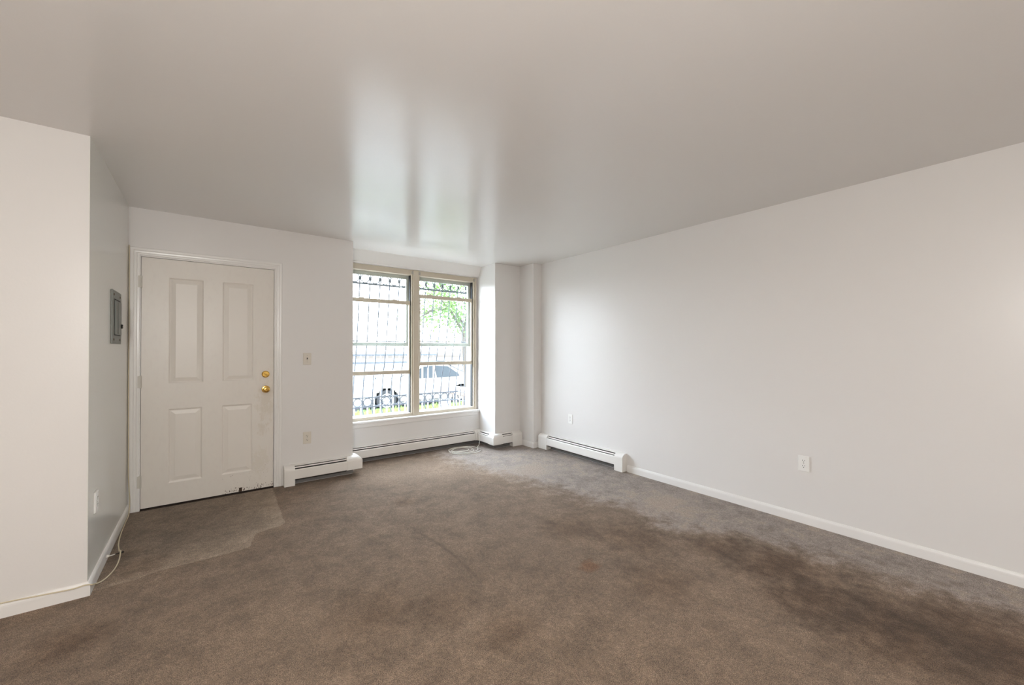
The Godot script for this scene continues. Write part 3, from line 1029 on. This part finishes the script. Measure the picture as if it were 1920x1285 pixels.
# added globe lamp above the viewer, unseen, standing in for a flash
func build_lamp() -> void:
	var r := thing("added_flash_lamp", "added white globe lamp out of view, standing in for a flash", "lamp", "", Vector3(-0.45, CE, 0.50))
	var st := T()
	lathe(st, PackedVector2Array([Vector2(0.0, -0.03), Vector2(0.02, -0.03), Vector2(0.058, -0.02), Vector2(0.06, 0)]), 24, Transform3D.IDENTITY)
	part(r, "canopy", st, M.trim_paint)
	st = T()
	tube(st, PackedVector3Array([Vector3(0, -0.03, 0), Vector3(0, -0.61, 0)]), 0.004, 8)
	part(r, "cord", st, M.cable_white)
	st = T()
	var prof := PackedVector2Array()
	for k in 17:
		var a := PI * k / 16
		prof.append(Vector2(0.13 * sin(a), -0.73 - 0.13 * cos(a)))
	lathe(st, prof, 28, Transform3D.IDENTITY)
	part(r, "lamp_globe", st, M.globe)
	var l := OmniLight3D.new()
	l.name = "added_bulb"
	l.light_color = Color(1.0, 0.99, 0.975)
	l.light_energy = 4.35
	l.light_size = 0.12
	l.omni_range = 15.0
	l.omni_attenuation = 2.0
	l.shadow_enabled = true
	r.add_child(l)
	l.position = Vector3(0, -0.73, 0)

# ------------------------------------------------------------------ window guard
func guard_z(y: float) -> float:
	var ys := [0.34, 0.36, 0.42, 0.50, 0.69, 0.93, 1.135, 1.41, 2.125, 2.40]
	var zs := [-5.07, -5.20, -5.335, -5.39, -5.375, -5.33, -5.268, -5.20, -5.085, -5.06]
	for k in ys.size() - 1:
		if y <= ys[k + 1]:
			return lerpf(zs[k], zs[k + 1], (y - ys[k]) / (ys[k + 1] - ys[k]))
	return zs[zs.size() - 1]

func build_guard() -> void:
	var r := thing("window_guard", "bellied iron window guard with rows of rings outside the bay", "window guard")
	var x0 := 1.2405
	var step := 0.125
	var nb := 15
	var x1 := x0 + step * (nb - 1) + 0.03
	var prof: Array = []
	for y in [2.36, 2.125, 1.75, 1.41, 1.135, 0.93, 0.69, 0.50, 0.42, 0.36, 0.345]:
		prof.append(Vector3(0, y, guard_z(y)))
	var st := T()
	tube(st, PackedVector3Array(prof), 0.0080, 6)
	var bar := st.commit()
	for k in nb:
		same(r, "bar", bar, M.iron, Transform3D(Basis.IDENTITY, Vector3(x0 + step * k, 0, 0)))
	for y in [2.36, 2.245, 2.118, 1.405, 0.665, 0.540]:
		st = T()
		var h := 0.011 if y > 2.1 else 0.008
		if absf(y - 1.405) < 0.01:
			h = 0.007
		box(st, Vector3(x0 - 0.02, y - h, guard_z(y) - 0.006), Vector3(x1, y + h, guard_z(y) + 0.006))
		part(r, "rail", st, M.iron)
	for row in [[2.1815, 0.052], [0.6025, 0.053]]:
		st = T()
		var ring := PackedVector3Array()
		var z0 := guard_z(row[0])
		for k in 20:
			var a := TAU * k / 20
			var y: float = row[0] + row[1] * sin(a)
			ring.append(Vector3(row[1] * cos(a), y, guard_z(y)))
		tube(st, ring, 0.0066, 6, true)
		var rm := st.commit()
		for k in nb - 1:
			same(r, "ring", rm, M.iron, Transform3D(Basis.IDENTITY, Vector3(x0 + step * (k + 0.5), 0, 0)))
	# side return at the right end
	for f in [0.35, 0.7]:
		st = T()
		var p := PackedVector3Array()
		for y in [2.36, 1.75, 1.41, 1.135, 0.93, 0.69, 0.50, 0.42]:
			p.append(Vector3(x1, y, lerpf(-5.05, guard_z(y), f)))
		tube(st, p, 0.0055, 6)
		part(r, "side_bar", st, M.iron)
	for y in [2.36, 1.405, 0.665, 0.540]:
		st = T()
		tube(st, PackedVector3Array([Vector3(x1, y, guard_z(y)), Vector3(x1, y, -5.04)]), 0.0055, 6)
		part(r, "side_rail", st, M.iron)

# ------------------------------------------------------------------ street outside
func build_outside() -> void:
	var st := T()
	box(st, Vector3(-40, GY - 0.3, -10.5), Vector3(40, GY, ZO))
	structure("pavement", st, M.concrete, "pale concrete pavement and front yard", "pavement")
	st = T()
	box(st, Vector3(-40, GY - 0.3, -12.75), Vector3(40, GY - 0.01, -10.5))
	structure("verge", st, M.soil, "earth strip between pavement and kerb", "ground")
	st = T()
	cbox(st, Vector3(-40, -1.1, -12.92), Vector3(40, GY + 0.01, -12.75), 0.02)
	structure("kerb", st, M.concrete, "pale stone kerb", "kerb")
	st = T()
	box(st, Vector3(-60, -1.1, -90), Vector3(60, -0.83, -12.92))
	structure("street", st, M.asphalt, "grey asphalt street", "street")
	# grass
	var bl := T()
	for k in 5:
		var a := TAU * k / 5.0
		var d := Vector3(cos(a), 0, sin(a))
		var s := Vector3(-d.z, 0, d.x) * 0.012
		var o := d * 0.03
		tri_o(bl, o - s, o + s, o + d * 0.05 + Vector3(0, 0.13, 0), d)
		tri_o(bl, -o * 0.5 - s, -o * 0.5 + s, d * 0.02 + Vector3(0, 0.17, 0), d)
	var mm := MultiMesh.new()
	mm.transform_format = MultiMesh.TRANSFORM_3D
	mm.mesh = bl.commit()
	var rng := RandomNumberGenerator.new()
	rng.seed = 9
	mm.instance_count = 14000
	for i in mm.instance_count:
		var sc := rng.randf_range(0.6, 1.2)
		mm.set_instance_transform(i, Transform3D(Basis(Vector3.UP, rng.randf() * TAU).scaled(Vector3(sc, sc * rng.randf_range(0.5, 1.1), sc)), Vector3(rng.randf_range(-1.0, 12.0), GY - 0.012, rng.randf_range(-12.7, -10.55))))
	var g := MultiMeshInstance3D.new()
	g.name = "grass"
	g.multimesh = mm
	g.material_override = M.grass
	add_child(g)
	g.set_meta("kind", "stuff")
	tag(g, "bright green grass on the strip by the kerb", "grass")
	# iron fence with spear tips
	var r := thing("iron_fence", "pale iron picket fence with spear tips along the pavement", "fence", "", Vector3(0, GY, -7.5))
	st = T()
	box(st, Vector3(-0.009, 0.0, -0.009), Vector3(0.009, 1.94, 0.009))
	lathe(st, PackedVector2Array([Vector2(0.006, 1.93), Vector2(0.022, 1.955), Vector2(0.012, 1.985), Vector2(0.0, 2.03)]), 8, Transform3D.IDENTITY)
	var pm := st.commit()
	for k in 34:
		same(r, "picket", pm, M.iron_white, Transform3D(Basis.IDENTITY, Vector3(-0.30 + 0.12 * k, 0, 0)))
	for y in [0.12, 1.75, 1.895]:
		st = T()
		cbox(st, Vector3(-0.36, y - 0.018, -0.014), Vector3(3.72, y + 0.018, 0.014), 0.003)
		part(r, "rail", st, M.iron_rail)
	for x in [-0.36, 3.28]:
		st = T()
		cbox(st, Vector3(x - 0.035, 0, -0.035), Vector3(x + 0.035, 1.98, 0.035), 0.004)
		part(r, "post", st, M.iron_white)
	# stoop wall with iron panels
	r = thing("stoop_wall", "low stoop wall with tan coping beside the window guard", "wall", "", Vector3(3.79, GY, -6.3))
	st = T()
	cbox(st, Vector3(-0.02, 1.13, -1.22), Vector3(0.26, 1.255, 1.20), 0.012)
	part(r, "coping", st, M.coping)
	st = T()
	box(st, Vector3(0.02, 0, -1.18), Vector3(0.22, 0.45, 1.20))
	part(r, "base", st, M.concrete)
	for k in 20:
		st = T()
		tube(st, PackedVector3Array([Vector3(0.10, 0.45, -1.14 + 0.12 * k), Vector3(0.10, 1.13, -1.14 + 0.12 * k)]), 0.012, 6)
		part(r, "baluster", st, M.iron_white)
	st = T()
	cbox(st, Vector3(0.0, 0.45, -1.22), Vector3(0.20, 1.13, -1.08), 0.006)
	part(r, "pillar", st, M.concrete)

# ------------------------------------------------------------------ cars
func prof_at(t: Array, x: float) -> float:
	for k in t.size() - 1:
		if x <= t[k + 1][0]:
			return lerpf(t[k][1], t[k + 1][1], clampf((x - t[k][0]) / (t[k + 1][0] - t[k][0]), 0, 1))
	return t[t.size() - 1][1]

func loft(st: SurfaceTool, secs: Array, wheels := false) -> void:
	for i in secs.size() - 1:
		var a: PackedVector3Array = secs[i]
		var b: PackedVector3Array = secs[i + 1]
		var ca := Vector3.ZERO
		for v in a:
			ca += v / a.size()
		for k in a.size() - 1:
			var mid := (a[k] + b[k + 1]) * 0.5
			# openings of the wheel arches
			if wheels and absf(mid.z) > 0.6 and Vector2(absf(mid.x) - 1.35, mid.y - 0.33).length() < 0.385:
				continue
			quad_o(st, a[k], a[k + 1], b[k + 1], b[k], mid - ca)
	for e in [0, secs.size() - 1]:
		var s: PackedVector3Array = secs[e]
		for k in range(1, s.size() - 1):
			tri_o(st, s[0], s[k], s[k + 1], Vector3(-1 if e == 0 else 1, 0, 0))

func build_car(called: String, label: String, at: Vector3, paint: Material) -> void:
	var r := thing(called, label, "car", "", at)
	r.scale = Vector3(1.1, 1.1, 1.1)
	var hb := [[-2.28, 0.60], [-2.18, 0.70], [-1.7, 0.80], [-1.0, 0.91], [0.0, 0.94], [1.2, 0.97], [1.7, 1.0], [2.15, 0.97], [2.28, 0.80]]
	var hw := [[-2.28, 0.60], [-2.2, 0.72], [-1.9, 0.83], [-1.3, 0.87], [1.4, 0.87], [2.0, 0.82], [2.2, 0.74], [2.28, 0.65]]
	var secs: Array = []
	for i in 115:
		var x := -2.28 + 4.56 * i / 114.0
		var w := prof_at(hw, x)
		var h := prof_at(hb, x)
		var half := [Vector2(0.90, 0.20), Vector2(0.95, 0.25), Vector2(0.985, 0.30), Vector2(0.99, 0.36), Vector2(0.996, 0.42), Vector2(1.0, 0.48), Vector2(0.998, 0.53), Vector2(0.995, 0.58), Vector2(0.99, 0.63), Vector2(0.985, 0.67), Vector2(0.975, 0.71), Vector2(0.94, h / 1.0 - 0.05), Vector2(0.86, h), Vector2(0.45, h + 0.022)]
		var s := PackedVector3Array()
		for p in half:
			s.append(Vector3(x, minf(p.y, h + 0.03), w * p.x))
		for k in range(half.size() - 1, -1, -1):
			s.append(Vector3(x, minf(half[k].y, h + 0.03), -w * half[k].x))
		secs.append(s)
	var st := T()
	loft(st, secs, true)
	part(r, "body", st, paint)
	var top := [[-1.0, 0.92], [-0.12, 1.385], [0.35, 1.44], [0.95, 1.40], [1.72, 1.0]]
	secs = []
	for i in 25:
		var x := -1.0 + 2.72 * i / 24.0
		var h := prof_at(top, x)
		var f := clampf((h - 0.92) / 0.5, 0, 1)
		var s := PackedVector3Array()
		for p in [Vector2(0.79, 0.88), Vector2(0.79 - 0.21 * f, h - 0.03 * f), Vector2(0.72 - 0.25 * f, h)]:
			s.append(Vector3(x, p.y, p.x))
		for p in [Vector2(0.72 - 0.25 * f, h), Vector2(0.79 - 0.21 * f, h - 0.03 * f), Vector2(0.79, 0.88)]:
			s.append(Vector3(x, p.y, -p.x))
		secs.append(s)
	st = T()
	loft(st, secs)
	part(r, "cabin", st, paint)
	# side glass
	for sd in [1.0, -1.0]:
		for poly in [[Vector2(-0.66, 0.965), Vector2(-0.06, 1.335), Vector2(0.34, 1.375), Vector2(0.34, 0.965)], [Vector2(0.41, 0.965), Vector2(0.41, 1.375), Vector2(0.92, 1.335), Vector2(1.30, 1.06), Vector2(1.30, 0.985)]]:
			st = T()
			var v: Array[Vector3] = []
			for p in poly:
				var f: float = clampf((p.y - 0.90) / 0.5, 0, 1)
				v.append(Vector3(p.x, p.y, sd * (0.803 - 0.215 * f)))
			for k in range(1, v.size() - 1):
				tri_o(st, v[0], v[k], v[k + 1], Vector3(0, 0, sd))
				tri_o(st, v[0] - Vector3(0, 0, sd * 0.02), v[k] - Vector3(0, 0, sd * 0.02), v[k + 1] - Vector3(0, 0, sd * 0.02), Vector3(0, 0, -sd))
			part(r, "side_window", st, M.car_glass)
		st = T()
		cbox(st, Vector3(-0.58, 0.95, sd * 0.88 - 0.09), Vector3(-0.42, 1.06, sd * 0.88 + 0.09), 0.03)
		part(r, "wing_mirror", st, M.liner_plastic)
		st = T()
		cbox(st, Vector3(-2.20, 0.56, sd * 0.66 - 0.10), Vector3(-2.02, 0.68, sd * 0.66 + 0.10), 0.03)
		part(r, "headlamp", st, M.lamp_lens)
		st = T()
		cbox(st, Vector3(-0.10, 0.80, sd * 0.865 - 0.012), Vector3(0.08, 0.825, sd * 0.865 + 0.012), 0.005)
		part(r, "door_handle", st, paint)
		st = T()
		box(st, Vector3(-1.0, 0.26, sd * 0.866 - 0.008), Vector3(0.98, 0.275, sd * 0.866 + 0.008))
		part(r, "sill_line", st, M.liner_plastic)
	# windscreen and rear glass
	for a in [[-0.93, 0.965, 0.70, -0.17, 1.365, 0.50], [1.66, 1.035, 0.68, 1.0, 1.375, 0.50]]:
		st = T()
		var up := Vector3(-0.014 if a[0] < 0 else 0.014, 0.014, 0)
		quad_o(st, Vector3(a[0], a[1], a[2]) + up, Vector3(a[0], a[1], -a[2]) + up, Vector3(a[3], a[4], -a[5]) + up, Vector3(a[3], a[4], a[5]) + up, up)
		quad_o(st, Vector3(a[0], a[1], a[2]), Vector3(a[0], a[1], -a[2]), Vector3(a[3], a[4], -a[5]), Vector3(a[3], a[4], a[5]), -up)
		part(r, "windscreen", st, M.car_glass)
	# wheels
	for wx in [-1.35, 1.35]:
		for sd in [1.0, -1.0]:
			var out := Basis(Vector3.RIGHT, PI / 2 * sd)
			var c := Vector3(wx, 0.32, sd * 0.655)
			st = T()
			lathe(st, PackedVector2Array([Vector2(0.0, -0.36), Vector2(0.39, -0.36), Vector2(0.39, 0.14)]), 36, Transform3D(out, Vector3(wx, 0.33, sd * 0.70)))
			part(r, "arch_liner", st, M.liner_plastic)
			st = T()
			lathe(st, PackedVector2Array([Vector2(0.20, 0.02), Vector2(0.30, 0.02), Vector2(0.32, 0.05), Vector2(0.32, 0.17), Vector2(0.305, 0.20), Vector2(0.225, 0.205), Vector2(0.215, 0.19)]), 36, Transform3D(out, c))
			var ty := part(r, "tyre", st, M.rubber)
			st = T()
			lathe(st, PackedVector2Array([Vector2(0.222, 0.196), Vector2(0.212, 0.206), Vector2(0.200, 0.200), Vector2(0.195, 0.18)]), 36, Transform3D(out, c))
			for k in 5:
				var an := TAU * k / 5.0 + 0.3
				var d := Vector3(cos(an), sin(an), 0)
				var s := Vector3(-d.y, d.x, 0)
				var z := Vector3(0, 0, sd * 0.198)
				quad_o(st, c + z + d * 0.03 - s * 0.035, c + z + d * 0.03 + s * 0.035, c + z + d * 0.20 + s * 0.045, c + z + d * 0.20 - s * 0.045, Vector3(0, 0, sd))
			lathe(st, PackedVector2Array([Vector2(0.05, 0.198), Vector2(0.04, 0.208), Vector2(0.0, 0.21)]), 16, Transform3D(out, c))
			part(ty, "rim", st, M.alloy)
			st = T()
			lathe(st, PackedVector2Array([Vector2(0.15, 0.15), Vector2(0.15, 0.165), Vector2(0.0, 0.167)]), 24, Transform3D(out, c))
			part(ty, "brake_disc", st, M.disc_steel)

# ------------------------------------------------------------------ street tree
func build_tree() -> void:
	var r := thing("street_tree", "leafy street tree arching over the grass strip beyond the fence", "tree", "", Vector3(6.9, GY, -11.6))
	var st := T()
	tube(st, curve_pts([Vector3(0, -0.05, 0), Vector3(0.03, 1.0, 0.02), Vector3(-0.05, 2.2, 0.0), Vector3(0.05, 3.2, 0.05)], 0.1), 0.17, 10, false, 0.13)
	part(r, "trunk", st, M.bark)
	var rng := RandomNumberGenerator.new()
	rng.seed = 31
	var tips := PackedVector3Array()
	var arms := [[Vector3(-0.05, 2.35, 0.0), Vector3(-0.75, 3.15, 0.3), Vector3(-1.5, 3.75, 0.5)], [Vector3(0.0, 2.6, 0.0), Vector3(-0.55, 3.6, -0.3), Vector3(-1.0, 4.6, -0.5)], [Vector3(0.02, 3.0, 0.02), Vector3(0.4, 4.0, 0.3), Vector3(0.7, 5.2, 0.5)], [Vector3(0.02, 3.1, 0.02), Vector3(0.8, 3.8, -0.4), Vector3(1.6, 4.4, -0.8)], [Vector3(0.04, 3.1, 0.04), Vector3(0.1, 4.3, 0.1), Vector3(-0.1, 5.6, 0.0)], [Vector3(-0.9, 3.30, 0.34), Vector3(-1.6, 3.15, 0.6), Vector3(-2.1, 2.85, 0.75)], [Vector3(0.02, 2.9, 0.02), Vector3(0.3, 3.5, 1.0), Vector3(0.5, 4.0, 1.8)]]
	for a in arms:
		st = T()
		var p := curve_pts(a, 0.15)
		tube(st, p, 0.065, 8, false, 0.018)
		part(r, "branch", st, M.bark)
		for i in range(p.size() / 3, p.size()):
			tips.append(p[i])
	var lf := T()
	for q in [[Vector3(0, 0, 0), Vector3(0.030, 0.035, 0.006), Vector3(0, 0.09, 0)], [Vector3(0, 0, 0), Vector3(0, 0.09, 0), Vector3(-0.030, 0.035, 0.006)]]:
		tri_o(lf, q[0], q[1], q[2], Vector3(0, 0, 1))
	var mm := MultiMesh.new()
	mm.transform_format = MultiMesh.TRANSFORM_3D
	mm.mesh = lf.commit()
	mm.instance_count = 6500
	for i in mm.instance_count:
		var b := tips[rng.randi() % tips.size()]
		var o := Vector3(rng.randfn(), rng.randfn(), rng.randfn()) * 0.28
		var sc := rng.randf_range(0.8, 1.5)
		mm.set_instance_transform(i, Transform3D(Basis.from_euler(Vector3(rng.randf() * TAU, rng.randf() * TAU, rng.randf() * TAU)).scaled(Vector3(sc, sc, sc)), b + o))
	var g := MultiMeshInstance3D.new()
	g.name = "foliage"
	g.multimesh = mm
	g.material_override = M.leaf
	g.set_meta("kind", "stuff")
	r.add_child(g)
